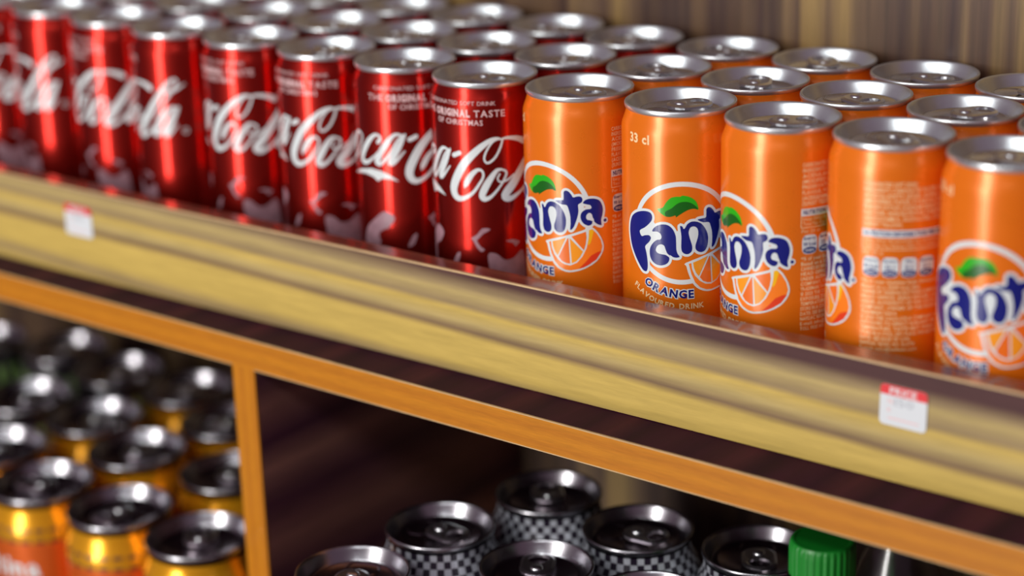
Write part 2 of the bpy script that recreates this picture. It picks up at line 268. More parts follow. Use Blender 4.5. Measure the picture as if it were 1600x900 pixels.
def unite(polys):
    """triangles covering the union of the given polygons"""
    tri = []
    for p in polys:
        if len(p) == 4: tri += [[p[0], p[1], p[2]], [p[0], p[2], p[3]]]
        else: tri.append(list(p))
    vs, es, bb = [], [], []
    for p in tri:
        k = len(vs); n = len(p); vs += [Vector((x, y)) for x, y in p]; es += [(k + i, k + (i + 1) % n) for i in range(n)]
        xs = [q[0] for q in p]; ys = [q[1] for q in p]; bb.append((min(xs), max(xs), min(ys), max(ys), p))
    v, e, f, ov, oe, of = delaunay_2d_cdt(vs, es, [], 0, 1e-4, False)
    def inside(x, y):
        for x0, x1, y0, y1, p in bb:
            if x < x0 or x > x1 or y < y0 or y > y1: continue
            c = False; j = len(p) - 1
            for i in range(len(p)):
                (ax, ay), (bx, by) = p[i], p[j]
                if (ay > y) != (by > y) and x < (bx - ax) * (y - ay) / (by - ay) + ax: c = not c
                j = i
            if c: return True
        return False
    keep = [tuple(t) for t in f if inside(sum(v[i][0] for i in t) / len(t), sum(v[i][1] for i in t) / len(t))]
    return [tuple(a) for a in v], keep
def wrapped(name, v, f, R, lift, cut=1.3):
    """bend a flat print (mm, u to the right, z up) round a can of radius R (metres)"""
    bm = bmesh.new(); bv = [bm.verts.new((x, y, 0)) for x, y in v]
    for t in f:
        try: bm.faces.new([bv[i] for i in t])
        except ValueError: pass
    if cut and v:
        u = math.floor(min(x for x, _ in v)) + cut; hi = max(x for x, _ in v)
        while u < hi:
            bmesh.ops.bisect_plane(bm, geom=bm.verts[:] + bm.edges[:] + bm.faces[:], dist=1e-5, plane_co=(u, 0, 0), plane_no=(1, 0, 0)); u += cut
    for x in bm.verts:
        a = x.co.x / 28.25; z = x.co.y / 1000; r = R + lift
        x.co = (r * math.cos(a), r * math.sin(a), z)
    bmesh.ops.recalc_face_normals(bm, faces=bm.faces)
    for fc in bm.faces:
        fc.smooth = True
        c = fc.calc_center_median()
        if fc.normal.x * c.x + fc.normal.y * c.y < 0: fc.normal_flip()
    me = bpy.data.meshes.new(name); bm.to_mesh(me); bm.free(); return me
GL = {}
def glyph(ch, bold):
    k = (ch, bold)
    if k not in GL:
        cu_ = bpy.data.curves.new('glyph', 'FONT'); cu_.body = ch; cu_.size = 1.0; cu_.offset = bold; cu_.resolution_u = 2
        ob = bpy.data.objects.new('glyph', cu_); COL.objects.link(ob)
        me = ob.evaluated_get(bpy.context.evaluated_depsgraph_get()).to_mesh()
        v = [(p.co.x, p.co.y) for p in me.vertices]; f = [tuple(p.vertices) for p in me.polygons]
        bpy.data.objects.remove(ob); bpy.data.curves.remove(cu_)
        x0 = min((a for a, _ in v), default=0); x1 = max((a for a, _ in v), default=0.28)
        GL[k] = ([(a - x0, b) for a, b in v], f, x1 - x0)
    return GL[k]
CAP = 0.70      # cap height of the font at size 1 (measured below)
def text_line(s, u, z, cap, width=None, bold=0.0, track=0.10, word=0.34):
    """letters on a straight base line; width stretches the line to fit"""
    sz = cap / CAP; adv = 0; items = []
    for ch in s:
        if ch == ' ': adv += word * sz; continue
        v, f, w = glyph(ch, bold); items.append((adv, v, f)); adv += (w + track) * sz
    adv -= track * sz; k = (width / adv) if width else 1.0
    V, F = [], []
    for a, v, f in items:
        n = len(V); V += [(u + (a + x * sz) * k, z + y * sz) for x, y in v]; F += [tuple(n + i for i in t) for t in f]
    return V, F, adv * k
def text_path(s, path, cap, bold=0.0, widths_bold=0.0):
    """letters spread along a curved base line"""
    q = smooth_loop(path, 10, False); cum = [0]
    for a, b in zip(q, q[1:]): cum.append(cum[-1] + math.hypot(b[0] - a[0], b[1] - a[1]))
    sz = cap / CAP; total = sum((glyph(c, widths_bold)[2] if c != ' ' else 0.34) for c in s) * sz
    gap = (cum[-1] - total) / (len(s) - 1); pos = 0; V, F = [], []
    for ch in s:
        w = (glyph(ch, widths_bold)[2] if ch != ' ' else 0.34) * sz
        if ch != ' ':
            mid = pos + w / 2; i = max(j for j in range(len(cum)) if cum[j] <= mid); i = min(i, len(q) - 2)
            t = (mid - cum[i]) / (cum[i + 1] - cum[i]); bx = q[i][0] + t * (q[i + 1][0] - q[i][0]); bz = q[i][1] + t * (q[i + 1][1] - q[i][1])
            an = math.atan2(q[i + 1][1] - q[i][1], q[i + 1][0] - q[i][0]); ca, sa = math.cos(an), math.sin(an)
            v, f, gw = glyph(ch, bold); n = len(V)
            V += [(bx + ca * (x - gw / 2) * sz - sa * y * sz, bz + sa * (x - gw / 2) * sz + ca * y * sz) for x, y in v]; F += [tuple(n + k for k in t) for t in f]
        pos += w + gap
    return V, F
def merge(parts):
    V, F = [], []
    for v, f in parts:
        n = len(V); V += v; F += [tuple(n + i for i in t) for t in f]
    return V, F
_v, _f, _w = glyph('H', 0.0); CAP = max(y for _, y in _v)

# ------------------------------------------------------------------ the setting
def ly(x): return -0.0474 + 0.0333 * x        # front face of the lip board
def ey(x): return -0.0744 + 0.0233 * x        # front edge of the shelf panel
XA, XB, YW = -1.05, 0.62, 0.1455
fl = link('floor', box_mesh('floor', [(-3, -3.2), (3, -3.2), (3, 0.2), (-3, 0.2)], -0.02, 0.0), M['floor']); fl['kind'] = 'structure'
wl = link('wall_back', box_mesh('wall_back', [(XA, YW), (XB, YW), (XB, YW + 0.02), (XA, YW + 0.02)], 0.0, Z0 + 0.75), M['wall']); wl['kind'] = 'structure'

unit = empty('shelf_unit', (0, 0, 0))
tag(unit, 'brown wooden shelf unit with orange front edges and a yellow grained lip board', 'shelf')
ZT, ZB = Z0 - 0.1424, Z0 - 0.1588
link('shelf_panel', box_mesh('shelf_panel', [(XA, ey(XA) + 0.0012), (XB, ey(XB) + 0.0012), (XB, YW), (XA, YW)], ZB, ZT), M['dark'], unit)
eb = link('edge_band', box_mesh('edge_band', [(XA, ey(XA)), (XB, ey(XB)), (XB, ey(XB) + 0.0012), (XA, ey(XA) + 0.0012)], ZB, ZT - 0.0004), M['edge'], unit); eb['label'] = 'orange veneer on the front edge of the shelf'
we = link('worn_edge', box_mesh('worn_edge', [(XA, ey(XA) + 0.0001), (XB, ey(XB) + 0.0001), (XB, ey(XB) + 0.0012), (XA, ey(XA) + 0.0012)], ZT - 0.0004, ZT + 0.0001), M['pale_edge'], unit)
link('worn_edge', box_mesh('lower_worn_edge', [(XA, ey(XA) - 0.0001), (-0.2200, ey(-0.2200) - 0.0001), (-0.2200, ey(-0.2200) + 0.0012), (XA, ey(XA) + 0.0012)], ZB - 0.0002, ZB + 0.0003), M['pale_edge'], unit)
link('worn_edge', box_mesh('lower_worn_edge', [(-0.2036, ey(-0.2036) - 0.0001), (XB, ey(XB) - 0.0001), (XB, ey(XB) + 0.0012), (-0.2036, ey(-0.2036) + 0.0012)], ZB - 0.0002, ZB + 0.0003), M['pale_edge'], unit)
DX0, DX1, ZF = -0.2200, -0.2036, Z0 - 0.381
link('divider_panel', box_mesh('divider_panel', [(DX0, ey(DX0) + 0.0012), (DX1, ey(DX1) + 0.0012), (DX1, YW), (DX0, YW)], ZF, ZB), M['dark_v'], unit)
link('edge_band', box_mesh('divider_band', [(DX0, ey(DX0)), (DX1, ey(DX1)), (DX1, ey(DX1) + 0.0012), (DX0, ey(DX0) + 0.0012)], ZF, ZB), M['edge_v'], unit)
link('shelf_panel', box_mesh('lower_shelf_panel', [(XA, -0.20), (XB, -0.20), (XB, YW), (XA, YW)], ZF - 0.0165, ZF), M['dark'], unit)
link('edge_band', box_mesh('lower_edge_band', [(XA, -0.2012), (XB, -0.2012), (XB, -0.20), (XA, -0.20)], ZF - 0.0165, ZF), M['edge'], unit)
for x0, x1 in ((XA + 0.0165, DX0), (DX1, XB - 0.0165)):
    link('shaded_back_panel', box_mesh('shaded_back_panel', [(x0, YW - 0.004), (x1, YW - 0.004), (x1, YW), (x0, YW)], ZF, ZB), M['shaded_back'], unit)  # added sheet over the wall; its darker colour stands in for compartment shade
for x in (XA, XB - 0.0165):
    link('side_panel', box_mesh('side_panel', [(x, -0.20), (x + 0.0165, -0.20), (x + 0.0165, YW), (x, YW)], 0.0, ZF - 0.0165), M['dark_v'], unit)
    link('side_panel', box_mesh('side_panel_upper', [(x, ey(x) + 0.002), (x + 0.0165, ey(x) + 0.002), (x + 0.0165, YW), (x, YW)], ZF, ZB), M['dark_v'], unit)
LT = Z0 - 0.0888; TH = 0.0122
lip = link('lip_board', box_mesh('lip_board', [(XA, ly(XA)), (XB, ly(XB)), (XB, ly(XB) + TH), (XA, ly(XA) + TH)], ZT + 0.0003, LT - 0.0005), M['lip'], unit, None)
link('lip_cap', box_mesh('lip_cap', [(XA, ly(XA) + 0.0012), (XB, ly(XB) + 0.0012), (XB, ly(XB) + TH), (XA, ly(XA) + TH)], LT - 0.0005, LT), M['lip_top'], lip)['label'] = 'glossy reddish brown top of the lip'
link('worn_edge', box_mesh('lip_worn_edge', [(XA, ly(XA) - 0.0001), (XB, ly(XB) - 0.0001), (XB, ly(XB) + 0.0012), (XA, ly(XA) + 0.0012)], LT - 0.0008, LT + 0.0001), M['pale_edge'], lip)

# ------------------------------------------------------------------ cans
H, RBODY = 0.1424, 0.0279
def lid_parts(parent, sc, zt, turn, rim='alu', pan='panel'):
    """silver can end with countersunk panel, rivet and ring pull; sc scales a 26.5 mm rim radius"""
    prof = [(0.0250, -0.0036), (0.0258, -0.0030), (0.0263, -0.0024), (0.0265, -0.0016), (0.02648, -0.0008), (0.0263, -0.0003), (0.0259, 0.0), (0.0255, -0.0001), (0.0251, -0.0005), (0.0247, -0.0016), (0.0226, -0.0058), (0.0219, -0.0070), (0.0212, -0.0072), (0.0206, -0.0064), (0.0203, -0.0055), (0.0198, -0.0050), (0.0186, -0.0050), (0.0182, -0.0054), (0.010, -0.0054), (0.004, -0.0054)]
    key = ('lid', round(sc, 4), rim)
    if key not in GL:
        me = lathe('lid', [(r * sc, z * sc) for r, z in prof], 72, True, True); me.materials.append(M[rim]); me.materials.append(M[pan])
        for p in me.polygons:
            if p.index >= 72 * 12: p.material_index = 1
        # finger-hole ring pull
        def stad(L0, L1, w, n=10):
            P = []
            for i in range(n + 1): a = -math.pi / 2 + math.pi * i / n; P.append((L1 - w + w * math.cos(a) * 0.8, w * math.sin(a)))
            for i in range(n + 1): a = math.pi / 2 + math.pi * i / n; P.append((L0 + w + w * math.cos(a) * 0.9, w * math.sin(a)))
            return P
        outer = stad(-0.0072, 0.0172, 0.0080); hole = [(0.0098 + 0.0044 * math.cos(2 * math.pi * i / 22), 0.0052 * math.sin(2 * math.pi * i / 22)) for i in range(22)]
        bm = bmesh.new()
        def ring(P, z, s=0.0): return [bm.verts.new((x * sc, y * sc, z * sc)) for x, y in P]
        N = len(outer); mid = [(0.006 + (x - 0.006) * 0.88, y * 0.84) for x, y in outer]
        o0, o1, m1 = ring(outer, -0.0036), ring(outer, -0.0026), ring(mid, -0.0020)
        h1, h0 = ring(hole, -0.0023), ring(hole, -0.0036)
        for a, b in ((o0, o1), (o1, m1)):
            for i in range(N): bm.faces.new((a[i], a[(i + 1) % N], b[(i + 1) % N], b[i]))
        K = len(h1)
        for i in range(K): bm.faces.new((h1[i], h1[(i + 1) % K], h0[(i + 1) % K], h0[i]))
        e = [bm.edges.get((m1[i], m1[(i + 1) % N])) for i in range(N)] + [bm.edges.get((h1[i], h1[(i + 1) % K])) for i in range(K)]
        bmesh.ops.triangle_fill(bm, use_beauty=True, edges=e)
        bmesh.ops.recalc_face_normals(bm, faces=bm.faces)
        tm = bpy.data.meshes.new('pull_tab'); bm.to_mesh(tm); bm.free(); tm.materials.append(M['tab'])
        rv = lathe('rivet', [(0.0030 * sc, -0.0028 * sc), (0.0028 * sc, -0.0016 * sc), (0.0018 * sc, -0.0011 * sc), (0.0004 * sc, -0.0010 * sc)], 20, True, True); rv.materials.append(M['tab'])
        # raised bead round the pour opening
        vs, fs = [], []; n = 40
        for i in range(n):
            a = 2 * math.pi * i / n; w = 0.0066 + 0.0016 * math.cos(a)
            for r, z in ((-0.0006, -0.0054), (0, -0.0048), (0.0006, -0.0054)): vs.append((((-0.0105) - (w * 1.05 + r) * math.cos(a)) * sc, (w + 0.0012 + r) * math.sin(a) * sc, z * sc))
        for i in range(n):
            j = (i + 1) % n
            for k in range(2): fs.append((i * 3 + k, j * 3 + k, j * 3 + k + 1, i * 3 + k + 1))
        sm = bpy.data.meshes.new('pour_opening'); sm.from_pydata(vs, [], fs); sm.materials.append(M[pan])
        for p in sm.polygons: p.use_smooth = True
        GL[key] = (me, tm, rv, sm)
    me, tm, rv, sm = GL[key]
    ld = link('lid', me, None, parent, (0, 0, zt)); ld.rotation_euler = (0, 0, turn); ld['label'] = 'silver can end'
    link('pull_tab', tm, None, ld); link('rivet', rv, None, ld); link('pour_opening', sm, None, ld)
    return ld
def can_body(name, R, Hh, rneck, zn0, zn1):
    """straight wall, tapered shoulder up to the neck, domed base; z runs from -Hh (base) up"""
    prof = [(0.004, -Hh + 0.010), (R * 0.6, -Hh + 0.006), (R * 0.76, -Hh + 0.0006), (R * 0.80, -Hh), (R * 0.84, -Hh + 0.0006), (R * 0.95, -Hh + 0.006), (R * 0.99, -Hh + 0.0095), (R, -Hh + 0.014)]
    prof += [(R, -Hh + 0.014 + (Hh - 0.014 + zn0) * t) for t in (0.25, 0.5, 0.75, 0.97)]
    for t in (0.0, 0.12, 0.3, 0.5, 0.7, 0.88, 1.0):
        s = t * t * (3 - 2 * t); prof.append((R + (rneck - R) * s, zn0 + (zn1 - zn0) * t))
    prof.append((rneck, zn1 + 0.0015))
    return lathe(name, prof, 72)
slim = can_body('can_body', RBODY, H, 0.0257, -0.0120, -0.0034)

# --- print on the orange soda can (u in mm to the right of the logo, z in mm below the can top)
def sm(k): return smooth_loop(FRUIT[k], 4)
def border(k, w): return stroke([(x, z, w) for x, z in FRUIT[k]], True, 4)
LF = 0.00004
P_FRUIT = []                    # (name, mesh, material, children)
def pm(name, polys, m, layer, union=True):
    v, f = unite(polys); me = wrapped(name, v, f, RBODY, LF * layer); me.materials.append(m); return me
rc = [(2.0 + 24.4 * math.cos(2 * math.pi * i / 48), -57.6 + 23.9 * math.sin(2 * math.pi * i / 48), 2.3) for i in range(48)]
P_FRUIT.append(('logo_ring', pm('logo_ring', stroke(rc, True, 2), M['white'], 1), []))
bd = []
for k in ('F', 'a1', 'n', 't', 'a2'): bd += border(k, 2.5) + [sm(k)]
bd += [[(5.0, -55), (9.5, -55), (9.4, -60), (8.3, -65.6), (6.6, -65.6), (5.3, -60)], [(-1.2, -57), (1.6, -55), (2.0, -66), (0.4, -67.5), (-1.0, -64)], [(14.2, -57), (12.8, -52.4), (16, -52), (17.2, -60), (16.8, -64.2), (14.2, -64)], sm('a1c'), [(-20, -57.5), (-12, -52.5), (-9, -56), (-12.2, -62), (-15.5, -67), (-17, -62)], [(-13, -62), (-11, -57), (-8.6, -57.5), (-8.5, -59.5)], [(-16, -72), (-16, -66), (-12, -65), (-13, -70)], [(19.5, -62), (20.5, -54), (23, -51), (24, -56), (22, -61)], disc(34.07, -61.2, 1.55), [(25, -66), (25, -61), (27.5, -61), (27.5, -66)]]
P_FRUIT.append(('logo_border', pm('logo_border', bd, M['white'], 2), []))
P_FRUIT.append(('logo_lettering', pm('logo_lettering', [sm(k) for k in ('F', 'a1', 'n', 't', 'a2')] + [disc(34.07, -61.2, 0.85)], M['navy'], 3), []))
for k in ('a1c', 'a2c'): P_FRUIT.append(('letter_counter', pm('letter_counter', [sm(k)], M['white'], 4), []))
P_FRUIT.append(('leaf', pm('leaf', [smooth_loop(FRUIT['leaf'], 3)], M['leaf'], 1.5), [('leaf_shade', pm('leaf_shade', [smooth_loop(FRUIT['leafd'], 3)], M['leaf_dark'], 2.2))]))
seg = [('segment', pm('segment', [FRUIT['seg%d' % i]], M[m], 5)) for i, m in ((1, 'flesh'), (2, 'flesh2'), (3, 'flesh'), (4, 'flesh2'))]
P_FRUIT.append(('orange_slice', pm('orange_slice', [smooth_loop(FRUIT['slice'], 3)], M['white'], 3.4),
                [('peel', pm('peel', [FRUIT['peel']], M['peel'], 4.2)), ('peel_shade', pm('peel_shade', [FRUIT['peelred']], M['peel_red'], 5)), ('peel_light', pm('peel_light', [FRUIT['peelyel']], M['yellow'], 5))] + seg))
OP = [(-17.2, -83.6), (-13.4, -85.6), (-9.8, -87.2), (-6.0, -88.3), (-1.5, -89.1), (2.5, -89.3), (7.4, -89.2)]
def tm_(name, vf, m, layer): me = wrapped(name, vf[0], vf[1], RBODY, LF * layer, None); me.materials.append(m); return me
P_FRUIT.append(('flavour_text', tm_('flavour_text', text_path('ORANGE', OP, 3.7, 0.035), M['navy'], 3), [('text_border', tm_('text_border', text_path('ORANGE', OP, 3.7, 0.12, 0.035), M['white'], 1.6))]))
FP = [(-23.7, -85.9), (-19.5, -88.6), (-14.9, -91.2), (-10.3, -93.0), (-5.6, -94.1), (-1.5, -94.65), (3.3, -94.75), (7.8, -94.7), (12.6, -94.4)]
P_FRUIT.append(('product_text', tm_('product_text', text_path('FLAVOURED DRINK', FP, 2.5, 0.03), M['cream'], 1.5), []))
P_FRUIT.append(('volume_text', tm_('volume_text', text_line('33 cl', -26.6, -15.9, 4.2, 12.4, 0.03)[:2], M['cream'], 1.5), []))
ING = [('CARBONATED SOFT DRINK.', 0), ('INGREDIENTS: CARBONATED WATER, SUGAR,', 1), ('ACIDULANTS (E330, E296), E331,', 1), ('(MODIFIED FOOD STARCH, E445),', 1), ('PRESERVATIVE (SODIUM BENZOATE),', 1), ('FLAVOUR, NON-NUTRITIVE SWEETENERS', 1), ('(ACESULFAME-K, SUCRALOSE), COLOUR', 1), ('(SUNSET YELLOW).', 0)]
LOW = [('*% of your Guideline Daily Amount (GDA)', 1), ('Based on a 2000 kcal diet.', 0), ('CANNED BY NIGERIAN BOTTLING COMPANY LTD.', 1), ('HEAD OFFICE: IDDO HOUSE, LAGOS', 1), ('UNDER AUTHORITY OF THE COCA-COLA', 1), ('COMPANY, OWNER OF THE REGISTERED', 1), ('TRADEMARK FANTA.', 0), ('© 2020 THE COCA-COLA COMPANY. AVOID', 1), ('EXPOSURE TO DIRECT SUNLIGHT OR HIGH', 1), ('TEMPERATURE. TASTES BEST WHEN COLD.', 1), ('STORE IN A COOL, DRY PLACE. FOR BEST BEFORE', 1), ('DATE: SEE BASE OF CAN.', 0), ('NAFDAC REGN. NO. 01-2796', 0), ('E-mail: info@hellenic.com', 0), ('TOLL FREE NO.', 0)]
U0, UW = 38.3, 40.0
tx = []
for i, (s, full) in enumerate(ING): tx.append(text_line(s, U0, -17.4 - i * 2.55, 1.75, UW if full else len(s) * 1.08, 0.018)[:2])
for i, s in enumerate(('Energy: 154 kJ / 36 kcal, Protein: 0 g, Carbohydrate: 9 g,', 'Total Fat: 0 g, Dietary Fibre: 0 g, Sodium: 0 mg')): tx.append(text_line(s, U0 + 0.6, -42.3 - i * 2.3, 1.5, UW - 2)[:2])
tx.append(text_line('Per 25 cl', U0, -48.0, 1.5, 9)[:2])
for i, (s, full) in enumerate(LOW): tx.append(text_line(s, U0, -61.0 - i * 2.38, 1.6, UW if full else len(s) * 1.02, 0.015)[:2])
P_FRUIT.append(('ingredients_text', tm_('ingredients_text', merge(tx), M['cream'], 1), []))
bx = [[(U0 - 0.4, -36.8), (U0 - 0.4, -40.2), (U0 + UW + 0.4, -40.2), (U0 + UW + 0.4, -36.8)]]
P_FRUIT.append(('nutrition_box', pm('nutrition_box', bx, M['white'], 1),
                [('box_frame', pm('box_frame', stroke([(U0 - 0.3, -40, 0.3), (U0 - 0.3, -45.6, 0.3)], False, 2, False) + stroke([(U0 - 0.3, -45.6, 0.3), (U0 + UW + 0.3, -45.6, 0.3)], False, 2, False), M['cream'], 1)),
                 ('box_text', tm_('box_text', text_line('NUTRITION INFORMATION PER 100 ml', U0 + 0.6, -39.5, 2.0, UW - 1.2, 0.03)[:2], M['navy'], 2))]))
pb, pn, pt, pw = [], [], [], []
for i, (a, b, c) in enumerate((('Energy', '90 kcal', '5%GDA'), ('Sugars', '22 g', '24%GDA'), ('Fat', '0 g', '0%GDA'), ('Saturates', '0 g', '0%GDA'))):
    u = U0 + 0.3 + i * 8.35; w = 7.5
    P = [(u + w / 2 + w / 2 * (abs(math.cos(t)) ** 0.55) * (1 if math.cos(t) > 0 else -1), -53.6 + 4.5 * (abs(math.sin(t)) ** 0.55) * (1 if math.sin(t) > 0 else -1)) for t in [2 * math.pi * k / 32 for k in range(32)]]
    pb.append(P); pn.append([(u + w / 2 + 3.3 * math.cos(2 * math.pi * k / 20), -56.3 + 1.6 * math.sin(2 * math.pi * k / 20)) for k in range(20)])
    pt += [text_line(a, u + w / 2 - min(3.2, len(a) * 0.5), -51.3, 1.3, min(6.4, len(a)), 0.03)[:2], text_line(b, u + w / 2 - min(3.1, len(b) * 0.52), -54.2, 1.6, min(6.2, len(b) * 1.04), 0.03)[:2]]
    pw.append(text_line(c, u + w / 2 - 2.3, -56.9, 1.3, 4.6, 0.02)[:2])
P_FRUIT.append(('nutrition_pill', pm('nutrition_pill', pb, M['white'], 1), [('pill_text', tm_('pill_text', merge(pt), M['navy'], 2)), ('pill_oval', pm('pill_oval', pn, M['navy'], 2)), ('oval_text', tm_('oval_text', merge(pw), M['white'], 3))]))

# --- print on the red cola can
SCRIPT['Carm'] = [(11.98, -28.46, 0.81), (14.95, -27.9, 1.45), (19.2, -28.4, 2.2), (22.5, -29.4, 2.8), (25.2, -30.8, 3.3)]
sc_ = []
for k, v in SCRIPT.items(): sc_ += stroke(v, False, 5)
def moved(k, du, dz): return stroke([(u + du, z + dz, w) for u, z, w in SCRIPT[k]], False, 5)
sc_ += moved('o2', -57.0, 8.5) + moved('C', -70.0, 4.0) + moved('Cloop', -70.0, 4.0) + [PATCH['swoosh']]
sc_ += stroke([(45.0 + 1.5 * math.cos(t * math.pi / 6), -55.0 + 1.5 * math.sin(t * math.pi / 6), 0.5) for t in range(12)], True, 2)
P_COLA = [('script_lettering', pm('script_lettering', sc_, M['white'], 1), [])]
tl = [text_line('CARBONATED SOFT DRINK', -31.5, -10.9, 2.0, 41.5, 0.0)[:2], text_line('THE', -35.5, -16.6, 3.3, 9.5, 0.0)[:2], text_line('ORIGINAL', -24.7, -16.7, 3.3, 21.5, 0.06)[:2], text_line('TASTE', -1.2, -16.7, 3.3, 15.9, 0.015)[:2], text_line('OF CHRISTMAS', -23.5, -20.9, 2.6, 26.8, 0.015)[:2]]
P_COLA.append(('tagline_text', tm_('tagline_text', merge(tl), M['pale_red'], 1), []))
def soft(P): return smooth_loop(P, 3)
P_COLA.append(('pale_artwork', pm('pale_artwork', [soft(PATCH[k]) for k in ('p2', 'p4', 'p5', 'p6')] + [soft([(3.8, -88), (8, -87.4), (12.4, -91), (17.4, -90.5), (23, -87.5), (24, -104), (14, -108), (6, -100)]), soft([(-42, -92), (-30, -96), (-27, -104), (-36, -110), (-44, -104)])], M['fur'], 1), []))

def dress(root, parts):
    for name, me, kids in parts:
        o = link(name, me, None, root)
        for kn, km in kids: link(kn, km, None, o)
def slim_can(name, m, parts, x, y, rot, turn):
    root = empty(name, (x, y, Z0), math.radians(rot))
    key = ('slim', m.name)
    if key not in GL:
        me = slim.copy(); me.materials.clear(); me.materials.append(m); GL[key] = me
    link('body', GL[key], None, root); lid_parts(root, 1.0, 0.0, math.radians(turn - rot))
    dress(root, parts)
    return root

CANS = [
(0, -8, -0.5, 0.002),
(0, -7, -0.4428, 0.0007),
(0, -6, -0.3864, -0.0007),
(0, -5, -0.33, -0.0026),
(0, -4, -0.2729, 0.0001),
(0, -3, -0.216, 0.0014),
(0, -2, -0.1591, 0.0014),
(0, -1, -0.1025, -0.0014),
(0, 0, -0.0444, 0.0011),
(0, 1, 0.0137, 0.0032),
(0, 2, 0.0699, 0.0032),
(0, 3, 0.1261, 0.0037),
(0, 4, 0.1823, 0.0013),
(0, 5, 0.2388, 0.003),
(1, -10, -0.6055, 0.058),
(1, -9, -0.5483, 0.055),
(1, -8, -0.491, 0.0574),
(1, -7, -0.4339, 0.058),
(1, -6, -0.3767, 0.055),
(1, -5, -0.3195, 0.0565),
(1, -4, -0.2625, 0.0572),
(1, -3, -0.2063, 0.0568),
(1, -2, -0.1501, 0.057),
(1, -1, -0.094, 0.0541),
(1, 0, -0.037, 0.0574),
(1, 1, 0.0192, 0.0591),
(1, 2, 0.0754, 0.0591),
(1, 3, 0.1316, 0.0596),
(1, 4, 0.1877, 0.0572),
(2, -11, -0.6618, 0.112),
(2, -10, -0.6046, 0.1142),
(2, -9, -0.5474, 0.1112),
(2, -8, -0.4902, 0.1136),
(2, -7, -0.433, 0.1142),
(2, -6, -0.3758, 0.1112),
(2, -5, -0.3186, 0.1127),
(2, -4, -0.2614, 0.1135),
(2, -3, -0.2042, 0.113),
(2, -2, -0.147, 0.1143),
(2, -1, -0.0905, 0.1102),
(2, 0, -0.0324, 0.1134),
(2, 1, 0.0247, 0.1151),
(2, 2, 0.0813, 0.115),
(2, 3, 0.1375, 0.1155),
(2, 4, 0.1942, 0.1131),
]
ORD = ['first', 'second', 'third', 'fourth', 'fifth', 'sixth', 'seventh', 'eighth', 'ninth', 'tenth', 'eleventh', 'twelfth']
ROW = ['front', 'middle', 'back']
ROT_F = {0: -97.9, 1: -58.0, 2: -117.0, 3: -164.0, 4: -90.2, 5: -60}          # where the logo of each front orange can faces
ROT_C = {-1: -60, -2: -20, -3: -65, -4: -73, -5: -133, -6: -89, -7: -130, -8: -70}
TURN = {(0, 0): -15, (0, 1): 60, (0, 2): 35, (0, 3): -40, (0, 4): -5, (1, 0): 150, (1, 1): 120, (1, 2): -20, (1, 3): 60, (2, 0): 170, (2, 1): 130, (2, 2): -10, (0, -1): -10, (0, -2): -20}
LOOK_F = {0: 'with its logo turned to the left, beside the red cans', 1: 'with 33 cl printed near the top and the logo facing front', 2: 'with the last logo letters left of a column of small print', 3: 'showing a wide panel of small ingredient print', 4: 'at the right edge of the picture, logo facing front'}
for row, k, x, y in CANS:
    if k >= 0:
        o = slim_can('soda_can', M['orange'], P_FRUIT if row == 0 else [], x, y, ROT_F[k] if row == 0 else random.uniform(-180, 180), TURN.get((row, k), random.uniform(0, 360)))
        lab = ('front orange soda can ' + LOOK_F.get(k, 'just past the right picture edge')) if row == 0 else 'orange soda can in the %s row, %s one right of the red cans' % (ROW[row], ORD[k])
        tag(o, lab, 'can', 'orange soda cans on the upper shelf')
    else:
        o = slim_can('cola_can', M['red'], P_COLA if row == 0 else [], x, y, ROT_C[k] if row == 0 else random.uniform(-180, 180), TURN.get((row, k), random.uniform(0, 360)))
        tag(o, 'red cola can in the %s row, %s one left of the orange cans' % (ROW[row], ORD[-k - 1]), 'can', 'red cola cans on the upper shelf')

# ------------------------------------------------------------------ lower shelf
LZ = Z0 - 0.267; HL, RL = 0.1138, 0.0331
LS = 0.0308 / 0.0265
def fat_body(name, levels, seg, colour, HL=HL, RL=RL, rn=0.0297):
    """wide can body; levels = z rings down from the neck, colour(ring, sector) -> material slot"""
    def rad(z):
        t = min(max((z + 0.0075) / (-0.0215 + 0.0075), 0), 1); return rn + (RL - rn) * t * t * (3 - 2 * t)
    fat_prof = [(0.004, -HL + 0.010), (RL * 0.6, -HL + 0.006), (RL * 0.74, -HL + 0.0006), (RL * 0.78, -HL), (RL * 0.82, -HL + 0.0006), (RL * 0.95, -HL + 0.007), (RL, -HL + 0.013), (RL, -0.068), (RL, -0.050)]
    prof = fat_prof + [(rad(z), z) for z in sorted(levels)]
    me = lathe(name, prof, seg)
    n0 = len(fat_prof)
    for p in me.polygons:
        j = p.index // seg; i = p.index % seg
        p.material_index = colour(j - n0 + 1, i, (prof[j][1] + prof[j + 1][1]) / 2)
    return me
mz = [-0.006, -0.0075, -0.010, -0.0125, -0.015, -0.0165, -0.0172, -0.0195, -0.021, -0.0232, -0.0240, -0.0262, -0.028, -0.040]
malt = fat_body('malt_body', mz, 72, lambda j, i, z: 1 if z < -0.0262 else (2 if (-0.0195 < z < -0.0172 or -0.0262 < z < -0.0240) and i % 3 else 0))
for m in ('malt', 'malt_orange', 'malt_line'): malt.materials.append(M[m])
HT, RT, TZ = 0.1550, 0.0322, Z0 - 0.381 + 0.1550
cz = [-0.0045 - 0.0036 * i for i in range(12)]
chk = fat_body('checkered_body', cz, 50, lambda j, i, z: (1 if (i + j) % 2 else 0) if j >= 0 else 1, HT, RT, 0.0276)
for m in ('check_white', 'check_black'): chk.materials.append(M[m])
blk = fat_body('black_body', [-0.006, -0.0075, -0.010, -0.0125, -0.015, -0.018, -0.021, -0.024, -0.028, -0.04], 96, lambda j, i, z: 1 if (-0.024 < z < -0.012 and i % 4 < 2) else 0)
for m in ('black', 'green_ink'): blk.materials.append(M[m])
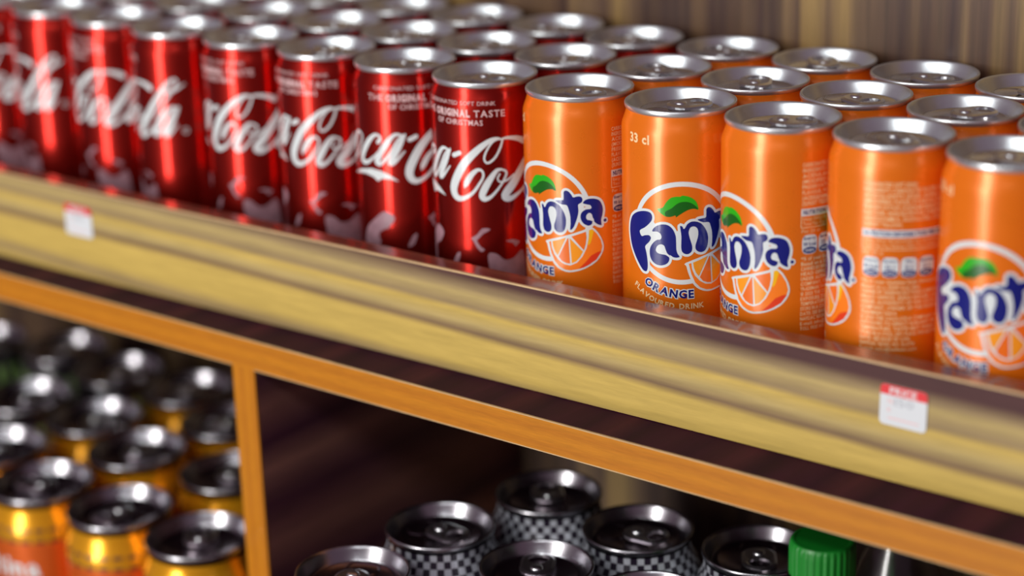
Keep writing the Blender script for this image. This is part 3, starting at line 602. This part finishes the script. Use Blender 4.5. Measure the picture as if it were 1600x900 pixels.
KR = RL + 0.00012
def fat_print(name, vf, m):
    bm_v = [((KR) * math.cos(x / 1000 / KR), KR * math.sin(x / 1000 / KR), z / 1000) for x, z in vf[0]]
    me = bpy.data.meshes.new(name); me.from_pydata(bm_v, [], vf[1]); me.materials.append(m); return me
malt_txt = fat_print('name_text', text_line('maltina', -30, -47.5, 11.5, 60, 0.03)[:2], M['white'])
# kind, x, y, label; the checkered cans are the tall size
LOWER = [
 ('black', -0.6237, 0.0463, 'black can at the far left end of the lower shelf back row'),
 ('black', -0.5610, 0.0685, 'black can second from the left in the lower shelf back row'),
 ('black', -0.4948, 0.0617, 'black can in the lower shelf back row, just left of an amber can'),
 ('malt', -0.4285, 0.0664, 'amber malt drink can in the back row under the orange shelf edge'),
 ('black', -0.5090, -0.0060, 'black can standing in front of the other black cans at the left picture edge'),
 ('malt', -0.4418, -0.0028, 'amber malt drink can between a black can and the upright divider, mid row'),
 ('malt', -0.3660, 0.0431, 'amber malt drink can half hidden behind the upright divider, rearmost of three there'),
 ('malt', -0.4535, -0.0708, 'amber malt drink can cut by the left picture edge, right behind the front one'),
 ('malt', -0.3782, -0.0222, 'amber malt drink can in the second row, behind the gap between two front cans'),
 ('malt', -0.3050, -0.0120, 'amber malt drink can half hidden by the upright divider, middle one of three'),
 ('malt', -0.3869, -0.0890, 'amber malt drink can at the front left with white letters showing'),
 ('malt', -0.3203, -0.0850, 'amber malt drink can in the middle of the front row on the lower shelf'),
 ('malt', -0.2537, -0.0835, 'amber malt drink can in the front row touching the upright divider'),
 ('check', -0.0742, 0.0067, 'black and white checkered can standing rearmost on the lower shelf'),
 ('check', -0.0941, -0.0585, 'black and white checkered can left of the rearmost one, in the second row'),
 ('check', -0.0099, -0.0015, 'black and white checkered can right of the rearmost one, under the orange edge'),
 ('check', 0.0534, 0.0138, 'black and white checkered can partly hidden by the green bottle cap'),
 ('check', -0.0258, -0.0645, 'black and white checkered can at the bottom centre, lid cut by the picture edge'),
 ('check', -0.0946, -0.1233, 'black and white checkered can at the bottom, nearest the upright divider'),
 ('check', 0.0388, -0.0603, 'black and white checkered can barely peeking in at the bottom edge'),
]
BODY = {'black': ('energy_drink_can', blk, 'black cans on the lower shelf'), 'malt': ('malt_drink_can', malt, 'amber malt drink cans on the lower shelf'), 'check': ('checkered_can', chk, 'checkered cans on the lower shelf')}
for kind, x, y, lab in LOWER:
    nm, me, grp = BODY[kind]
    root = empty(nm, (x, y, TZ if kind == 'check' else LZ), random.uniform(0, 6.28)); tag(root, lab, 'can', grp)
    link('body', me, None, root)
    rz = {'check': random.choice((math.pi * 0.75, -math.pi * 0.25, 0.4)), 'malt': random.uniform(0, 6.28), 'black': random.uniform(0, 6.28)}[kind]
    lid_parts(root, 0.0286 / 0.0265 if kind == 'check' else LS, 0.0, rz, 'shaded_alu', 'shaded_panel')
    if kind == 'malt':
        root.rotation_euler.z = math.radians(-99) if 'white letters' in lab else random.uniform(1.2, 3.6)
        link('name_text', malt_txt, None, root)

# --- bottles
def bottle(name, x, y, ztop, body_m, capped, label):
    zf = ZF - Z0; h = ztop - zf
    root = empty(name, (x, y, Z0 + zf)); tag(root, label, 'bottle')
    nk = 0.0125
    prof = [(0.002, 0.006), (0.016, 0.004), (0.026, 0.0), (0.031, 0.004), (0.033, 0.012), (0.033, h - 0.095), (0.0315, h - 0.080), (0.026, h - 0.058), (0.018, h - 0.036), (0.0135, h - 0.026), (nk, h - 0.022), (0.0155, h - 0.020), (0.0155, h - 0.018), (nk, h - 0.0175), (nk, h - 0.002)]
    inner = [(r - 0.0006 if r > 0.003 else r, z + (0.0006 if z < 0.02 else 0)) for r, z in reversed(prof)]
    link('bottle_body', lathe('bottle_body', prof + inner, 48), body_m, root)
    if capped:
        vs, fs = [], []; n = 120; rr = 0.0150
        lev = [(1.0, h - 0.0165, 0.03), (1.0, h - 0.0045, 0.03), (0.985, h - 0.0018, 0.02), (0.93, h - 0.0002, 0), (0.86, h, 0), (0.80, h - 0.0004, 0)]
        for s, z, rib in lev:
            for i in range(n):
                a = 2 * math.pi * i / n; r = rr * s * (1 - (rib if i % 4 in (0, 1) else 0)); vs.append((r * math.cos(a), r * math.sin(a), z))
        for j in range(len(lev) - 1):
            for i in range(n): k = (i + 1) % n; fs.append((j * n + i, j * n + k, (j + 1) * n + k, (j + 1) * n + i))
        fs.append(tuple((len(lev) - 1) * n + i for i in range(n)))
        me = bpy.data.meshes.new('screw_cap'); me.from_pydata(vs, [], fs); link('screw_cap', me, M['cap'], root)
    return root
bottle('soda_bottle', 0.1236, -0.0445, -0.1775, M['green_pet'], True, 'plastic bottle with a ribbed green screw cap at the bottom right')
bottle('water_bottle', 0.1080, 0.0560, -0.1960, M['pet'], False, 'clear plastic bottle behind the green capped one, half hidden by the shelf edge')

# --- price tags stuck on the lip board
def price_tag(x, zc, w, h, label, price, tilt):
    an = math.atan(0.0333); root = empty('price_tag', (x, ly(x) - 0.00035, Z0 + zc), an); root.rotation_euler = (0, tilt, an); tag(root, label, 'price tag', 'price tags on the lip board')
    def flat(polys, y, m, name):
        v, f = polys; me = bpy.data.meshes.new(name); me.from_pydata([(a / 1000, y, b / 1000) for a, b in v], [], f); return link(name, me, m, root)
    def rr(x0, x1, z0, z1, r, top=True, bot=True):
        P = []
        for cx, cz, a0, on in ((x1 - r, z1 - r, 0, top), (x0 + r, z1 - r, 90, top), (x0 + r, z0 + r, 180, bot), (x1 - r, z0 + r, 270, bot)):
            if on: P += [(cx + r * math.cos(math.radians(a0 + t)), cz + r * math.sin(math.radians(a0 + t))) for t in (0, 30, 60, 90)]
            else: P.append((cx + (r if a0 in (0, 270) else -r), cz + (r if a0 in (0, 90) else -r)))
        return P
    P = rr(-w / 2, w / 2, -h / 2, h / 2, 2.0); n = len(P)
    me = bpy.data.meshes.new('tag_paper'); me.from_pydata([(a / 1000, -0.0002, b / 1000) for a, b in P] + [(a / 1000, 0.0002, b / 1000) for a, b in P], [], [tuple(range(n)), tuple(reversed(range(n, 2 * n)))] + [(i, (i + 1) % n, n + (i + 1) % n, n + i) for i in range(n)])
    link('tag_paper', me, M['paper'], root)
    Q = rr(-w / 2, w / 2, h / 2 - 4.6, h / 2, 2.0, True, False); flat((Q, [tuple(range(len(Q)))]), -0.00026, M['tag_red'], 'red_header')
    flat(text_line('PRICE', -6.5, h / 2 - 4.0, 3.0, 12.5, 0.02)[:2], -0.00032, M['white'], 'header_text')
    flat(text_line(price, -4.2, h / 2 - 9.0, 3.3, 9.0, 0.01)[:2], -0.00028, M['tag_ink'], 'price_text')
    flat(merge([text_line('N', -7.2, h / 2 - 8.6, 2.4)[:2], text_line('K', -7.2, h / 2 - 12.4, 2.0)[:2]]), -0.00028, M['tag_pink'], 'currency_text')
    flat((lambda L: (L, [(0, 1, 2, 3)]))([(-7, -h / 2 + 3.2), (7.5, -h / 2 + 3.0), (7.5, -h / 2 + 3.5), (-7, -h / 2 + 3.7)]), -0.00028, M['tag_pink'], 'ruled_line')
price_tag(-0.3640, -0.1080, 22.5, 18.5, 'white and red price tag on the lip board below the red cola cans', '150', math.radians(0.5))
price_tag(0.1600, -0.1068, 22.0, 18.5, 'white and red price tag on the lip board below the orange cans', '150', math.radians(1.0))
